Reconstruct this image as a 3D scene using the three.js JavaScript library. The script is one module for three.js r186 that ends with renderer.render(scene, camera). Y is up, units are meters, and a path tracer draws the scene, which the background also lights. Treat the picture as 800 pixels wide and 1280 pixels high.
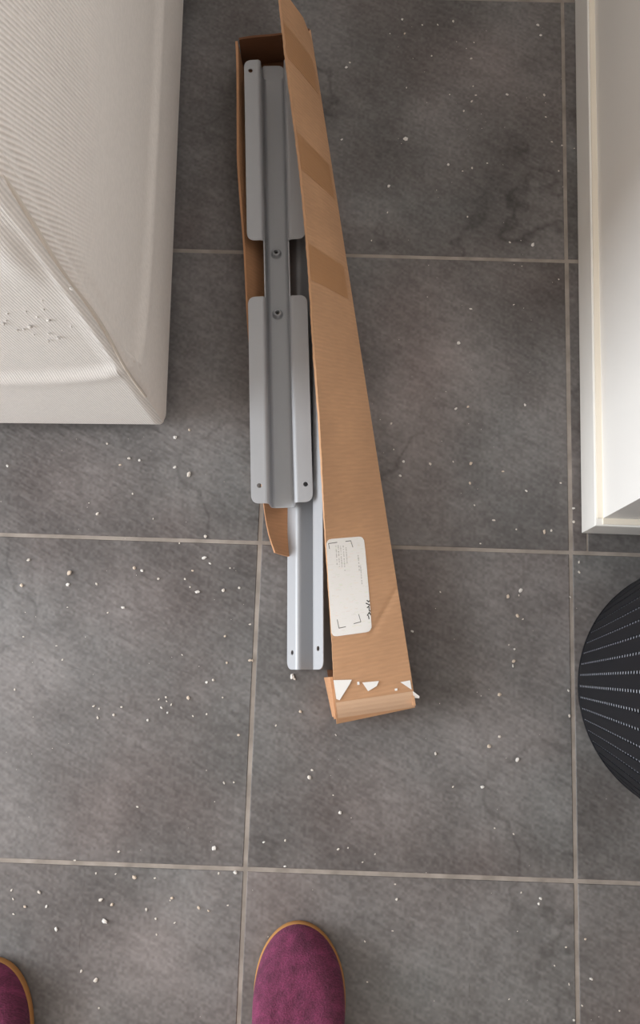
import * as THREE from 'three';
import { RoundedBoxGeometry } from 'three/addons/geometries/RoundedBoxGeometry.js';
import { mergeGeometries, mergeVertices, toCreasedNormals } from 'three/addons/utils/BufferGeometryUtils.js';
import { RectAreaLightUniformsLib } from 'three/addons/lights/RectAreaLightUniformsLib.js';

// ------------------------------------------------------------------ camera, daylight, exposure
const scene = new THREE.Scene();
const camera = new THREE.PerspectiveCamera(59.456, 800 / 1280, 0.05, 20);
camera.position.set(0.09116, 1.14608, 0.95739);
camera.quaternion.setFromRotationMatrix(new THREE.Matrix4().makeBasis(
  new THREE.Vector3(0.99942203, -0.00738821, -0.03318168),
  new THREE.Vector3(-0.03141379, 0.17231402, -0.98454104),
  new THREE.Vector3(0.01299167, 0.98501436, 0.17198234)));
const renderer = new THREE.WebGLRenderer({ antialias: true });
renderer.toneMapping = THREE.LinearToneMapping;
renderer.toneMappingExposure = 1.0;
renderer.shadowMap.enabled = true;
scene.background = new THREE.Color(0.78, 0.89, 1.0);
scene.backgroundIntensity = 1.0;
RectAreaLightUniformsLib.init();
const ROOM = { x0: -2.4, x1: 2.0, z0: -1.9, z1: 2.5, h: 2.5 };
const WIN = { z0: 0.25, z1: 1.85, y0: 0.25, y1: 2.25 };            // the glazed opening in the wall behind the sofa's seat side
const dayLight = new THREE.RectAreaLight(new THREE.Color(0.91, 0.96, 1.0), 12.4, WIN.z1 - WIN.z0 - 0.12, WIN.y1 - WIN.y0 - 0.12);
dayLight.position.set(ROOM.x0 + 0.02, (WIN.y0 + WIN.y1) / 2, (WIN.z0 + WIN.z1) / 2);
dayLight.lookAt(5, (WIN.y0 + WIN.y1) / 2, (WIN.z0 + WIN.z1) / 2);
scene.add(dayLight);
dayLight.name = 'window_daylight';

// ------------------------------------------------------------------ helpers
let seed = 12345;
function rnd() { seed = (seed * 1664525 + 1013904223) >>> 0; return seed / 4294967296; }
const taken = {};
function numbered(name) { const n = taken[name] || 0; taken[name] = n + 1; return n ? name + '_' + String(n).padStart(3, '0') : name; }
function shadow(o) { o.castShadow = true; o.receiveShadow = true; return o; }
function mesh(name, geo, mat, parent) {                        // a part (or a whole thing) as one named mesh
  const m = shadow(new THREE.Mesh(geo, mat));
  if (!parent || parent === scene) { m.name = numbered(name); scene.add(m); }
  else { const c = parent.userData.__n || (parent.userData.__n = {}); const k = c[name] || 0; c[name] = k + 1; m.name = k ? name + '_' + String(k).padStart(3, '0') : name; parent.add(m); }
  return m;
}
function tag(o, label, category, group) { o.userData.label = label; o.userData.category = category; if (group) o.userData.group = group; return o; }
function thing(name, label, category, x = 0, y = 0, z = 0, turn = 0, group) {
  const o = new THREE.Group(); o.name = numbered(name); o.position.set(x, y, z); o.rotation.y = turn; scene.add(o);
  return tag(o, label, category, group);
}
function structure(name, x = 0, y = 0, z = 0) { const o = new THREE.Group(); o.name = name; o.position.set(x, y, z); o.userData.kind = 'structure'; scene.add(o); return o; }
const V = (x, y, z) => new THREE.Vector3(x, y, z);
function box(w, h, d, x, y, z) { const g = new THREE.BoxGeometry(w, h, d); g.translate(x, y, z); boxUV(g); return g; }
function rbox(w, h, d, r, x = 0, y = 0, z = 0) { const g = new RoundedBoxGeometry(w, h, d, 3, r); g.translate(x, y, z); boxUV(g); return g; }
function boxUV(g) {                                            // uv in metres, by the dominant axis of the normal
  const p = g.attributes.position, n = g.attributes.normal, uv = new Float32Array(p.count * 2);
  for (let i = 0; i < p.count; i++) {
    const ax = Math.abs(n.getX(i)), ay = Math.abs(n.getY(i)), az = Math.abs(n.getZ(i));
    if (ay >= ax && ay >= az) { uv[2 * i] = p.getX(i); uv[2 * i + 1] = p.getZ(i); }
    else if (ax >= az) { uv[2 * i] = p.getZ(i); uv[2 * i + 1] = p.getY(i); }
    else { uv[2 * i] = p.getX(i); uv[2 * i + 1] = p.getY(i); }
  }
  g.setAttribute('uv', new THREE.BufferAttribute(uv, 2)); return g;
}
// a grid of points f(u, v) in [0,1]^2 -> geometry; uvf gives uv in metres
function gridGeo(f, nu, nv, uvf) {
  const pos = [], uv = [], idx = [];
  for (let j = 0; j <= nv; j++) for (let i = 0; i <= nu; i++) {
    const p = f(i / nu, j / nv); pos.push(p.x, p.y, p.z);
    const t = uvf ? uvf(i / nu, j / nv) : [i / nu, j / nv]; uv.push(t[0], t[1]);
  }
  for (let j = 0; j < nv; j++) for (let i = 0; i < nu; i++) {
    const a = j * (nu + 1) + i, b = a + 1, c = a + nu + 1, d = c + 1;
    idx.push(a, b, d, a, d, c);
  }
  const g = new THREE.BufferGeometry();
  g.setAttribute('position', new THREE.Float32BufferAttribute(pos, 3));
  g.setAttribute('uv', new THREE.Float32BufferAttribute(uv, 2));
  g.setIndex(idx); g.computeVertexNormals(); return g;
}
// a sheet f(u, v, side) of some thickness: two faces (side 0 and 1) and the four edges between them
function sheetGeo(f, nu, nv, uvf) {
  const top = gridGeo((u, v) => f(u, v, 1), nu, nv, uvf);
  const bot = gridGeo((u, v) => f(u, 1 - v, 0), nu, nv, uvf && ((u, v) => uvf(u, 1 - v)));
  const e = [
    gridGeo((u, v) => f(u, 0, v), nu, 1, (u, v) => [u * 0.3, v * 0.003]), gridGeo((u, v) => f(1 - u, 1, v), nu, 1, (u, v) => [u * 0.3, v * 0.003]),
    gridGeo((u, v) => f(0, 1 - u, v), nv, 1, (u, v) => [u * 0.1, v * 0.003]), gridGeo((u, v) => f(1, u, v), nv, 1, (u, v) => [u * 0.1, v * 0.003])];
  return mergeGeometries([top, bot, ...e]);
}
// ------------------------------------------------------------------ periodic noise and textures
function lattice(n, s) { let q = s >>> 0; const a = new Float32Array(n * n); for (let i = 0; i < n * n; i++) { q = (q * 1664525 + 1013904223) >>> 0; a[i] = q / 4294967296; } return a; }
const LAT = [lattice(256, 7), lattice(256, 99), lattice(256, 4242), lattice(256, 31337)];
function pnoise(x, y, px, py, k) {                              // value noise with periods px, py (integers up to 256)
  const xi = Math.floor(x), yi = Math.floor(y); let fx = x - xi, fy = y - yi;
  fx = fx * fx * (3 - 2 * fx); fy = fy * fy * (3 - 2 * fy);
  const x0 = ((xi % px) + px) % px, x1 = (x0 + 1) % px, y0 = ((yi % py) + py) % py, y1 = (y0 + 1) % py, L = LAT[k & 3];
  const a = L[y0 * 256 + x0], b = L[y0 * 256 + x1], c = L[y1 * 256 + x0], d = L[y1 * 256 + x1];
  return (a + (b - a) * fx) * (1 - fy) + (c + (d - c) * fx) * fy;
}
function fbm(u, v, f, oct, k) { let s = 0, a = 0.5, t = 0; for (let o = 0; o < oct; o++) { s += a * pnoise(u * f, v * f, f, f, k + o); t += a; a *= 0.5; f *= 2; if (f > 256) break; } return s / t; }
const toSRGB = (c) => 255 * (c <= 0.0031308 ? 12.92 * c : 1.055 * Math.pow(c, 1 / 2.4) - 0.055);
function texture(w, h, fn, srgb, repX = 1, repY = 1) {
  const d = new Uint8Array(w * h * 4);
  for (let j = 0; j < h; j++) for (let i = 0; i < w; i++) {
    const c = fn((i + 0.5) / w, (j + 0.5) / h), o = (j * w + i) * 4;
    for (let k = 0; k < 3; k++) { const q = typeof c === 'number' ? c : c[k]; d[o + k] = Math.max(0, Math.min(255, Math.round(q))); }
    d[o + 3] = 255;
  }
  const t = new THREE.DataTexture(d, w, h, THREE.RGBAFormat);
  t.wrapS = t.wrapT = THREE.RepeatWrapping; t.repeat.set(repX, repY);
  t.magFilter = THREE.LinearFilter; t.minFilter = THREE.LinearMipmapLinearFilter; t.generateMipmaps = true;
  if (srgb) t.colorSpace = THREE.SRGBColorSpace;
  t.needsUpdate = true; return t;
}
const std = (o) => new THREE.MeshStandardMaterial(o);
const hex = (r, g, b) => new THREE.Color().setRGB(r / 255, g / 255, b / 255, THREE.SRGBColorSpace);

// ------------------------------------------------------------------ materials
// slate-look tile: soft clouds, brushed streaks running down to the one side, scuffs; 0.8 m per repeat
function slate(u, v) {
  const c = fbm(u, v, 4, 4, 0) - 0.5, c2 = fbm(u + 0.37, v + 0.11, 10, 4, 1) - 0.5;
  const a = 2 * u - v, b = 2 * v + u;
  const st = pnoise(a * 14, b * 70, 14 * 5, 70, 2) - 0.5, st2 = pnoise(a * 34, b * 128, 34 * 5, 128, 3) - 0.5;
  const fine = pnoise(u * 250, v * 250, 250, 250, 1) - 0.5;
  const crack = -0.3 * Math.pow(Math.max(0, 1 - Math.abs(fbm(u + 0.13, v + 0.71, 9, 4, 1) - 0.5) * 26), 1) * Math.max(0, fbm(u + 0.4, v, 5, 2, 0) - 0.42) * 3;
  const smear = Math.max(0, fbm(u * 1 + 0.2, v + 0.6, 6, 3, 3) - 0.6) * 2.2;
  return { tone: c * 0.85 + c2 * 0.72 + st * 0.11 + st2 * 0.18 + fine * 0.3 + crack + smear * 0.35, warm: fbm(u + 0.5, v + 0.2, 5, 3, 2) - 0.5, st: st * 0.55 + st2 * 0.5 + fine * 0.3 + c2 * 0.5 };
}
const slateMap = texture(1024, 1024, (u, v) => {
  const s = slate(u, v), t = 97 * (1 + 0.62 * s.tone), w = s.warm * 20;
  return [t + 3.6 + w * 0.5, t - 1.6 - w * 0.1, t - 2.6 - w * 0.2];
}, true);
const slateBump = texture(1024, 1024, (u, v) => 128 + 150 * slate(u, v).st);
const matTiles = [1, 0.96, 1.04, 0.92].map((k) => std({ color: new THREE.Color(k, k, k), map: slateMap, bumpMap: slateBump, bumpScale: 0.0009, roughness: 0.62 }));
const groutTex = texture(256, 256, (u, v) => { const t = 196 + 60 * (fbm(u, v, 16, 4, 1) - 0.5); return [t, t - 6, t - 12]; }, true, 4, 4);
const matGrout = std({ color: hex(190, 184, 180), map: groutTex, roughness: 0.95 });
const matWall = std({ color: hex(236, 234, 231), roughness: 0.42, bumpMap: texture(256, 256, (u, v) => 128 + 90 * (fbm(u, v, 24, 3, 0) - 0.5), false, 4, 4), bumpScale: 0.0004 });
const matRoom = std({ color: hex(226, 214, 203), roughness: 0.9 });
const matSkirting = std({ color: hex(238, 236, 232), roughness: 0.38 });
const matCaulk = std({ color: hex(240, 231, 216), roughness: 0.5 });
// cardboard: warm brown, cloudy, with the faint lines of the flutes across the length
const cardMap = texture(512, 512, (u, v) => {
  const c = fbm(u, v, 6, 5, 0) - 0.5, l = Math.sin(v * Math.PI * 2 * 72) * 0.012, f = (pnoise(u * 40, v * 250, 40, 250, 2) - 0.5) * 0.05, k = 1 + 0.12 * c + l + f;
  return [187 * k, 144 * k, 109 * k];
}, true, 1 / 0.36, 1 / 0.36);
const cardBump = texture(512, 512, (u, v) => 128 + 40 * Math.sin(v * Math.PI * 2 * 72) + 60 * (fbm(u, v, 8, 4, 1) - 0.5), false, 1 / 0.36, 1 / 0.36);
const matCard = std({ map: cardMap, bumpMap: cardBump, bumpScale: 0.0004, roughness: 0.78 });
const matCardRaw = std({ map: cardMap, color: hex(250, 240, 232), roughness: 0.9 });
const matCardInnerShade = std({ map: cardMap, color: hex(150, 130, 118), roughness: 0.9 });  // same cardboard, darkened to paint in the shade inside the box
const matTape = std({ color: hex(177, 131, 92), roughness: 0.42, bumpMap: cardBump, bumpScale: 0.0003 });
const matClearTape = new THREE.MeshPhysicalMaterial({ color: hex(208, 172, 142), roughness: 0.22, clearcoat: 0.8, clearcoatRoughness: 0.15, bumpMap: cardBump, bumpScale: 0.0006 });
const matPaper = std({ color: hex(240, 238, 236), roughness: 0.6 });
const metalGrain = texture(256, 256, (u, v) => 128 + 110 * (pnoise(u * 128, v * 128, 128, 128, 1) - 0.5), false, 16, 16);
const matSteel = new THREE.MeshPhysicalMaterial({ color: hex(166, 167, 171), metalness: 0.12, roughness: 0.42, bumpMap: metalGrain, bumpScale: 0.00006 });
const matSteelDark = std({ color: hex(64, 62, 60), metalness: 0.7, roughness: 0.4 });
const matZinc = std({ color: hex(150, 148, 144), metalness: 0.8, roughness: 0.35 });
// ribbed upholstery cloth; the ribs lean on the long side and stand nearly upright on the short one
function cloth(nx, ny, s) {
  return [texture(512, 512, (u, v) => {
    const r = Math.sin((u * nx + v * ny) * Math.PI * 2), w = Math.sin((u * nx * 2 - v * 40) * Math.PI * 2), k = 1 + 0.085 * r * s + 0.006 * w + 0.05 * (fbm(u, v, 32, 3, 1) - 0.5);  // shade of the rib grooves is painted into the cloth colour
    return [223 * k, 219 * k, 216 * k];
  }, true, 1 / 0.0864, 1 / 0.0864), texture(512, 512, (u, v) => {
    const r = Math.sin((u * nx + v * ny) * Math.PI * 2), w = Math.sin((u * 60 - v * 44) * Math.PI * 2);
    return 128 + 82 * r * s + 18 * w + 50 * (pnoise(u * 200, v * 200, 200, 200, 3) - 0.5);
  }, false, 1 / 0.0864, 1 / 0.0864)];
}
// the long side: broad ribs above that die out lower down, where only the fine weave is left; 0.8 m square
const ribA = (u, v) => { const h = 0.8 * v, t = Math.min(1, Math.max(0, (h - 0.38) / 0.17)), a = t * t * (3 - 2 * t) * (0.75 + 0.5 * fbm(u, v, 6, 2, 2) - 0.25); return Math.sin((u * 201 + v * 76 + 0.9 * (fbm(u, v, 5, 3, 0) - 0.5)) * Math.PI * 2) * a; };
const clothMapA = texture(2048, 2048, (u, v) => { const k = 1 + 0.06 * ribA(u, v) + 0.03 * (pnoise(u * 240, v * 240, 240, 240, 1) - 0.5); return [228 * k, 220 * k, 214 * k]; }, true, 1 / 0.8, 1 / 0.8);  // darker stripes put the shading between the ribs into the colour
const clothBumpA = texture(2048, 2048, (u, v) => 128 + 75 * ribA(u, v) + 40 * (pnoise(u * 251, v * 251, 251, 251, 3) - 0.5), false, 1 / 0.8, 1 / 0.8);
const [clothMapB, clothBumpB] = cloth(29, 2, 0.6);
const matClothA = new THREE.MeshPhysicalMaterial({ map: clothMapA, bumpMap: clothBumpA, bumpScale: 0.0016, roughness: 0.85, sheen: 0.35, sheenRoughness: 0.6, sheenColor: new THREE.Color(1, 0.97, 0.93) });
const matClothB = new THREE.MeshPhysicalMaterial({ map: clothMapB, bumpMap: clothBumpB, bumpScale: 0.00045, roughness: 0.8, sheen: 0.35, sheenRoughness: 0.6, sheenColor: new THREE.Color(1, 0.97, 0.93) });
const matSeam = std({ color: hex(205, 195, 185), roughness: 0.9 });
const matFoot = std({ color: hex(40, 36, 33), roughness: 0.6 });
const feltMap = texture(512, 512, (u, v) => { const k = 1 + 0.5 * (fbm(u, v, 12, 5, 0) - 0.5) + 0.35 * (pnoise(u * 180, v * 180, 180, 180, 2) - 0.5); return [100 * k, 41 * k, 69 * k]; }, true, 1 / 0.12, 1 / 0.12);
const feltBump = texture(512, 512, (u, v) => 128 + 110 * (fbm(u, v, 90, 2, 1) - 0.5) + 60 * (fbm(u, v, 12, 3, 3) - 0.5), false, 1 / 0.12, 1 / 0.12);
const matFelt = new THREE.MeshPhysicalMaterial({ map: feltMap, bumpMap: feltBump, bumpScale: 0.0016, roughness: 0.95, sheen: 0.25, sheenRoughness: 0.5, sheenColor: hex(170, 110, 150) });
const matSole = std({ color: hex(168, 118, 66), roughness: 0.75 });
const matInsole = std({ color: hex(120, 84, 60), roughness: 0.9 });
const matBasket = new THREE.MeshPhysicalMaterial({ color: hex(15, 16, 22), roughness: 0.6, specularIntensity: 0.5 });
const matStrand = std({ color: hex(112, 114, 122), roughness: 0.3 });
const matBasketInner = std({ color: hex(16, 16, 20), roughness: 0.6 });
const matCrumb = [hex(206, 198, 190), hex(200, 184, 168), hex(216, 212, 208)].map((c) => std({ color: c, roughness: 0.8 }));
const matGlass = new THREE.MeshPhysicalMaterial({ color: 0xffffff, transmission: 1, thickness: 0, roughness: 0 });
const matFrame = std({ color: hex(235, 235, 233), roughness: 0.4 });

// ------------------------------------------------------------------ the room: floor of separate tiles, walls, ceiling, window
const floor = structure('floor');
mesh('grout', box(ROOM.x1 - ROOM.x0 + 0.3, 0.02, ROOM.z1 - ROOM.z0 + 0.3, (ROOM.x0 + ROOM.x1) / 2, -0.0107, (ROOM.z0 + ROOM.z1) / 2), matGrout, floor);
function tileGeo(w, d, ou, ov, flip) {                          // a slab with a small chamfer all round
  const c = 0.0011, h = 0.009, lv = [[0, 0], [0, h - c], [c, h]];
  const pos = [], idx = [], uv = [];
  for (const [ins, y] of lv) for (const [sx, sz] of [[-1, -1], [1, -1], [1, 1], [-1, 1]]) pos.push(sx * (w / 2 - ins), y - h, sz * (d / 2 - ins));
  for (let l = 0; l < 2; l++) for (let k = 0; k < 4; k++) { const a = l * 4 + k, b = l * 4 + (k + 1) % 4; idx.push(a, a + 4, b + 4, a, b + 4, b); }
  idx.push(8, 11, 10, 8, 10, 9);
  for (let i = 0; i < pos.length; i += 3) { uv.push((pos[i] * flip) / 0.8 + ou, -pos[i + 2] * flip / 0.8 + ov); }
  let g = new THREE.BufferGeometry();
  g.setAttribute('position', new THREE.Float32BufferAttribute(pos, 3)); g.setAttribute('uv', new THREE.Float32BufferAttribute(uv, 2)); g.setIndex(idx);
  g = g.toNonIndexed(); g.computeVertexNormals(); return g;
}
const T = 0.4, GAP = 0.0042;
const variants = []; for (let i = 0; i < 12; i++) variants.push(tileGeo(T - GAP, T - GAP, rnd(), rnd(), i % 2 ? -1 : 1));
for (let j = -5; j <= 6; j++) for (let i = -6; i <= 4; i++) {
  const jx = (rnd() - 0.5) * 0.0008, jz = (rnd() - 0.5) * 0.0008, mt = matTiles[Math.floor(rnd() * 4)];
  if (i === 1 && j === 1) {                                    // the cut tile at the wall: a narrow strip and the rest
    const a = mesh('tile', tileGeo(0.0182, T - GAP, 0.31, 0.4, 1), mt, floor); a.position.set(0.4 + 0.0021 + 0.0091 + 0.0005, 0, 0.6);
    const b = mesh('tile', tileGeo(T - 0.0205 - GAP, T - GAP, 0.71, 0.9, 1), mt, floor); b.position.set(0.42 + 0.0021 + (T - 0.0205 - GAP) / 2, 0, 0.6);
    continue;
  }
  const m = mesh('tile', variants[Math.floor(rnd() * 12)], mt, floor); m.position.set((i + 0.5) * T + jx, 0, (j + 0.5) * T + jz);
}
const cx = (ROOM.x0 + ROOM.x1) / 2, cz = (ROOM.z0 + ROOM.z1) / 2, W_ = ROOM.x1 - ROOM.x0, D_ = ROOM.z1 - ROOM.z0, th = 0.15;
function wall(name, geos) { const m = mesh(name, mergeGeometries(geos), matRoom, scene); m.userData.kind = 'structure'; return m; }
const ceiling = mesh('ceiling', box(W_ + 2 * th, 0.15, D_ + 2 * th, cx, ROOM.h + 0.075, cz), std({ color: hex(242, 236, 228), roughness: 0.95 }), scene); ceiling.userData.kind = 'structure';
wall('wall_back', [box(W_ + 2 * th, ROOM.h, th, cx, ROOM.h / 2, ROOM.z0 - th / 2)]);
wall('wall_front', [box(W_ + 2 * th, ROOM.h, th, cx, ROOM.h / 2, ROOM.z1 + th / 2)]);
wall('wall_far_side', [box(th, ROOM.h, D_, ROOM.x1 + th / 2, ROOM.h / 2, cz)]);
{ const x = ROOM.x0 - th / 2, w = WIN;
  wall('wall_left', [box(th, ROOM.h, w.z0 - ROOM.z0, x, ROOM.h / 2, (w.z0 + ROOM.z0) / 2), box(th, ROOM.h, ROOM.z1 - w.z1, x, ROOM.h / 2, (w.z1 + ROOM.z1) / 2),
    box(th, w.y0, w.z1 - w.z0, x, w.y0 / 2, (w.z0 + w.z1) / 2), box(th, ROOM.h - w.y1, w.z1 - w.z0, x, (ROOM.h + w.y1) / 2, (w.z0 + w.z1) / 2)]);
  const win = structure('window_1', x, 0, 0), fw = 0.06, zc = (w.z0 + w.z1) / 2, yc = (w.y0 + w.y1) / 2;
  for (const s of [0, 1]) { mesh('frame_upright', box(0.06, w.y1 - w.y0, fw, 0, yc, s ? w.z1 - fw / 2 : w.z0 + fw / 2), matFrame, win); mesh('frame_rail', box(0.06, fw, w.z1 - w.z0 - 2 * fw, 0, s ? w.y1 - fw / 2 : w.y0 + fw / 2, zc), matFrame, win); }
  mesh('pane', box(0.004, w.y1 - w.y0 - 2 * fw, w.z1 - w.z0 - 2 * fw, -0.01, yc, zc), matGlass, win);
}
// the white wall end with its skirting board
{ const a = structure('wall_right', 0.4234, 0, 0.7648); a.rotation.y = -0.0045;
  mesh('wall_face', box(0.62, ROOM.h, 2.66, 0.31, ROOM.h / 2, -1.33), matWall, a);
  const b = structure('baseboard_right', 0.4234, 0, 0.7648); b.rotation.y = -0.0045;
  const t = 0.0095, h = 0.06;
  const prof = (len) => { const s = new THREE.Shape(); s.moveTo(0, 0.0018); s.lineTo(t, 0.0018); s.lineTo(t, h - 0.002); s.quadraticCurveTo(t, h, t - 0.002, h); s.lineTo(0, h); s.closePath(); const g = new THREE.ExtrudeGeometry(s, { depth: len, bevelEnabled: false, curveSegments: 4, steps: 1 }); return g; };
  const g1 = prof(2.65); g1.rotateY(Math.PI);                   // runs to -z, thickness to -x
  mitre(g1, 'z'); mesh('board', g1, matSkirting, b);
  const g2 = prof(0.62); g2.rotateY(Math.PI / 2); g2.scale(1, 1, 1); g2.applyMatrix4(new THREE.Matrix4().makeScale(1, 1, -1)); flipIndex(g2); mitre(g2, 'x'); mesh('board', g2, matSkirting, b);
  mesh('caulk_bead', mergeGeometries([box(0.007, 0.0025, 2.65, -0.0035, h + 0.001, -1.325), box(0.62, 0.0025, 0.007, 0.31, h + 0.001, 0.0035)]), matCaulk, b);
}
function flipIndex(g) { for (const n of ['position', 'normal', 'uv']) { const a = g.attributes[n], s = a.itemSize; for (let i = 0; i < a.count; i += 3) for (let k = 0; k < s; k++) { const x = a.array[(i + 1) * s + k]; a.array[(i + 1) * s + k] = a.array[(i + 2) * s + k]; a.array[(i + 2) * s + k] = x; } } g.computeVertexNormals(); }
function mitre(g, axis) {                                       // lengthen the outer edge of a board's near end so two boards meet at 45 degrees
  const p = g.attributes.position;
  for (let i = 0; i < p.count; i++) {
    if (axis === 'z' && p.getZ(i) > -0.001) p.setZ(i, -p.getX(i));
    if (axis === 'x' && p.getX(i) < 0.001) p.setX(i, -p.getZ(i));
  }
  g.computeVertexNormals();
}

// ------------------------------------------------------------------ the upholstered sofa, its tall back corner towards the box
{
  const sofa = thing('sofa', 'cream ribbed-cloth sofa, its tall upholstered corner with a vertical seam beside the cardboard box', 'sofa', -0.1225, 0, 0.6592, 0.022);
  const Lz = 1.9, Lx = 0.92, B = 0.2, A = 0.2, H = 0.78, r = 0.014;
  const pts = [[0, 0], [0, -Lz], [-Lx, -Lz], [-Lx, -Lz + A], [-B, -Lz + A], [-B, -A], [-Lx, -A], [-Lx, 0]];   // a U seen from above
  // walk round the outline, rounding each corner
  const per = []; let along = 0;
  const n = pts.length;
  const arcs = pts.map((p, i) => { const a = pts[(i + n - 1) % n], b = pts[(i + 1) % n]; const u = [Math.sign(p[0] - a[0]), Math.sign(p[1] - a[1])], w = [Math.sign(b[0] - p[0]), Math.sign(b[1] - p[1])]; return { p, u, w }; });
  for (let i = 0; i < n; i++) {
    const c = arcs[i], d = arcs[(i + 1) % n];
    const turn = c.u[0] * c.w[1] - c.u[1] * c.w[0], nIn = [c.u[1] * -1, c.u[0]], nOut = [c.w[1] * -1, c.w[0]];   // outward normals
    const rr = turn < 0 ? r : 0.004;
    for (let k = 0; k <= 6; k++) {                              // the corner
      const t = k / 6 * Math.PI / 2, cc = [c.p[0] - c.u[0] * rr + c.w[0] * rr, c.p[1] - c.u[1] * rr + c.w[1] * rr];
      const e = [c.u[0] * Math.sin(t) - c.w[0] * Math.cos(t), c.u[1] * Math.sin(t) - c.w[1] * Math.cos(t)];
      per.push({ x: cc[0] + e[0] * rr, z: cc[1] + e[1] * rr, nx: turn < 0 ? e[0] : -e[0], nz: turn < 0 ? e[1] : -e[1], side: i, f: 0 });
    }
    const len = Math.hypot(d.p[0] - c.p[0], d.p[1] - c.p[1]) - rr - 0.014, fine = (i === 0 || i === n - 1) ? 90 : 4;
    for (let k = 1; k < fine; k++) {
      let t = k / fine; t = i === 0 ? t * t * (0.35 + 0.65 * t) : i === n - 1 ? 1 - (1 - t) * (1 - t) * (0.35 + 0.65 * (1 - t)) : t;
      per.push({ x: c.p[0] + c.w[0] * (rr + len * t), z: c.p[1] + c.w[1] * (rr + len * t), nx: -c.w[1], nz: c.w[0], side: i, f: 1 });
    }
  }
  for (const q of per) { const s = Math.sign(q.nx * 0 + 1); q.nx *= s; q.nz *= s; }
  // the walk runs +x face first (towards -z): its outward normal must be +x
  const flipN = per[20].nx < 0 ? -1 : 1; for (const q of per) { if (q.f) { q.nx *= flipN; q.nz *= flipN; } }
  const bump1 = (x, c, w) => Math.exp(-((x - c) * (x - c)) / (w * w)), sm = (a, b, x) => { const t = Math.min(1, Math.max(0, (x - a) / (b - a))); return t * t * (3 - 2 * t); };
  function off(q, h) {                                          // how far the cloth stands out from the outline
    const dx = -q.z, dz = -q.x, onX = Math.abs(q.x) < 0.02, onZ = Math.abs(q.z) < 0.02, d = onX && !onZ ? dx : onZ && !onX ? dz : Math.max(dx, dz);
    const rail = (onX && !onZ ? 0.18 : 0.207) + 0.05 * Math.exp(-d / 0.06);
    let o = 0.0022 * bump1(h, rail, 0.014) - 0.0035 * sm(rail, rail + 0.03, h) + 0.0035 * sm(rail + 0.12, rail + 0.3, h);
    const hem = -0.008 * sm(0.05, 0.02, h);                            // drawn in at the hem
    if (onZ && q.f) {                                           // pulls in the cloth on the short side near the corner
      o += 0.0035 * bump1(dz, 0.035, 0.016) * bump1(h, 0.53, 0.05) - 0.002 * bump1(dz, 0.016, 0.007) * bump1(h, 0.52, 0.06) + 0.0015 * bump1(dz - 0.25 * (h - 0.4), 0.075, 0.02) * bump1(h, 0.54, 0.06);
    }
    if (onX && q.f) o += -0.0018 * bump1(dx, 0.02 + 0.005 * Math.sin(h * 22), 0.006) * sm(0.24, 0.3, h) + 0.002 * bump1(dx, 0.034, 0.012) * sm(0.3, 0.4, h) + 0.004 * bump1(dx, 0.1, 0.06) * bump1(h, 0.56, 0.1);
    return hem + o * (q.f ? Math.min(1, 0.35 + d / 0.04) : 0.35);
  }
  const hs = []; for (let i = 0; i <= 100; i++) hs.push(0.018 + (H - 0.03 - 0.018) * i / 100);
  const levels = hs.map((h) => ({ h, inset: 0 })); for (let k = 1; k <= 5; k++) { const a = k / 5 * Math.PI / 2; levels.push({ h: H - 0.03 + 0.03 * Math.sin(a), inset: 0.012 * (1 - Math.cos(a)) }); }
  function side(from, to, mat, name) {
    const P = per.slice(from, to), cum = [0]; for (let i = 1; i < P.length; i++) cum.push(cum[i - 1] + Math.hypot(P[i].x - P[i - 1].x, P[i].z - P[i - 1].z));
    const pos = [], uv = [], idx = [];
    levels.forEach((l) => P.forEach((q, i) => { const o = off(q, l.h) - l.inset; pos.push(q.x + q.nx * o, l.h, q.z + q.nz * o); uv.push(cum[i], l.h); }));
    const m = P.length;
    for (let j = 0; j < levels.length - 1; j++) for (let i = 0; i < m - 1; i++) { const a = j * m + i, b = a + 1, c = a + m, d = c + 1; idx.push(a, b, d, a, d, c); }
    const g = new THREE.BufferGeometry(); g.setAttribute('position', new THREE.Float32BufferAttribute(pos, 3)); g.setAttribute('uv', new THREE.Float32BufferAttribute(uv, 2)); g.setIndex(idx); g.computeVertexNormals();
    return mesh(name, g, mat, sofa);
  }
  const c0 = 3;                                                 // middle of the first corner: the long side starts here
  const iEnd = per.length;
  per.push(...per.slice(0, c0 + 1).map((q) => ({ ...q })));
  let s1 = c0; while (per[s1].side !== 1) s1++;
  let s7 = s1; while (per[s7].side !== n - 1) s7++;
  side(c0, s1 + 1, matClothA, 'back_cover');
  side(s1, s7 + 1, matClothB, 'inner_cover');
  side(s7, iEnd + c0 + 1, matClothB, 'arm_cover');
  // top, cushions, feet, seam
  const sh = new THREE.Shape(); pts.forEach((p, i) => { const ix = p[0] > -0.1 ? -0.011 : p[0] < -0.5 ? 0.011 : 0.011, q = [p[0] + ix, p[1] + (p[1] > -0.1 ? -0.011 : 0.011)]; i ? sh.lineTo(q[0], -q[1]) : sh.moveTo(q[0], -q[1]); });
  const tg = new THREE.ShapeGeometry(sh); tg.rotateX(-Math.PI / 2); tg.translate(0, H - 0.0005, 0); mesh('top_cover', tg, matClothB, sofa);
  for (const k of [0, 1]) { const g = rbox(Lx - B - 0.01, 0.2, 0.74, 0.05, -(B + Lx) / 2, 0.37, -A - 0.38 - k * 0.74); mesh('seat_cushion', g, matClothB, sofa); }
  mesh('seat_base', box(Lx - B - 0.03, 0.24, Lz - 2 * A - 0.01, -(B + Lx) / 2 + 0.005, 0.15, -Lz / 2), matClothB, sofa);
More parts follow.
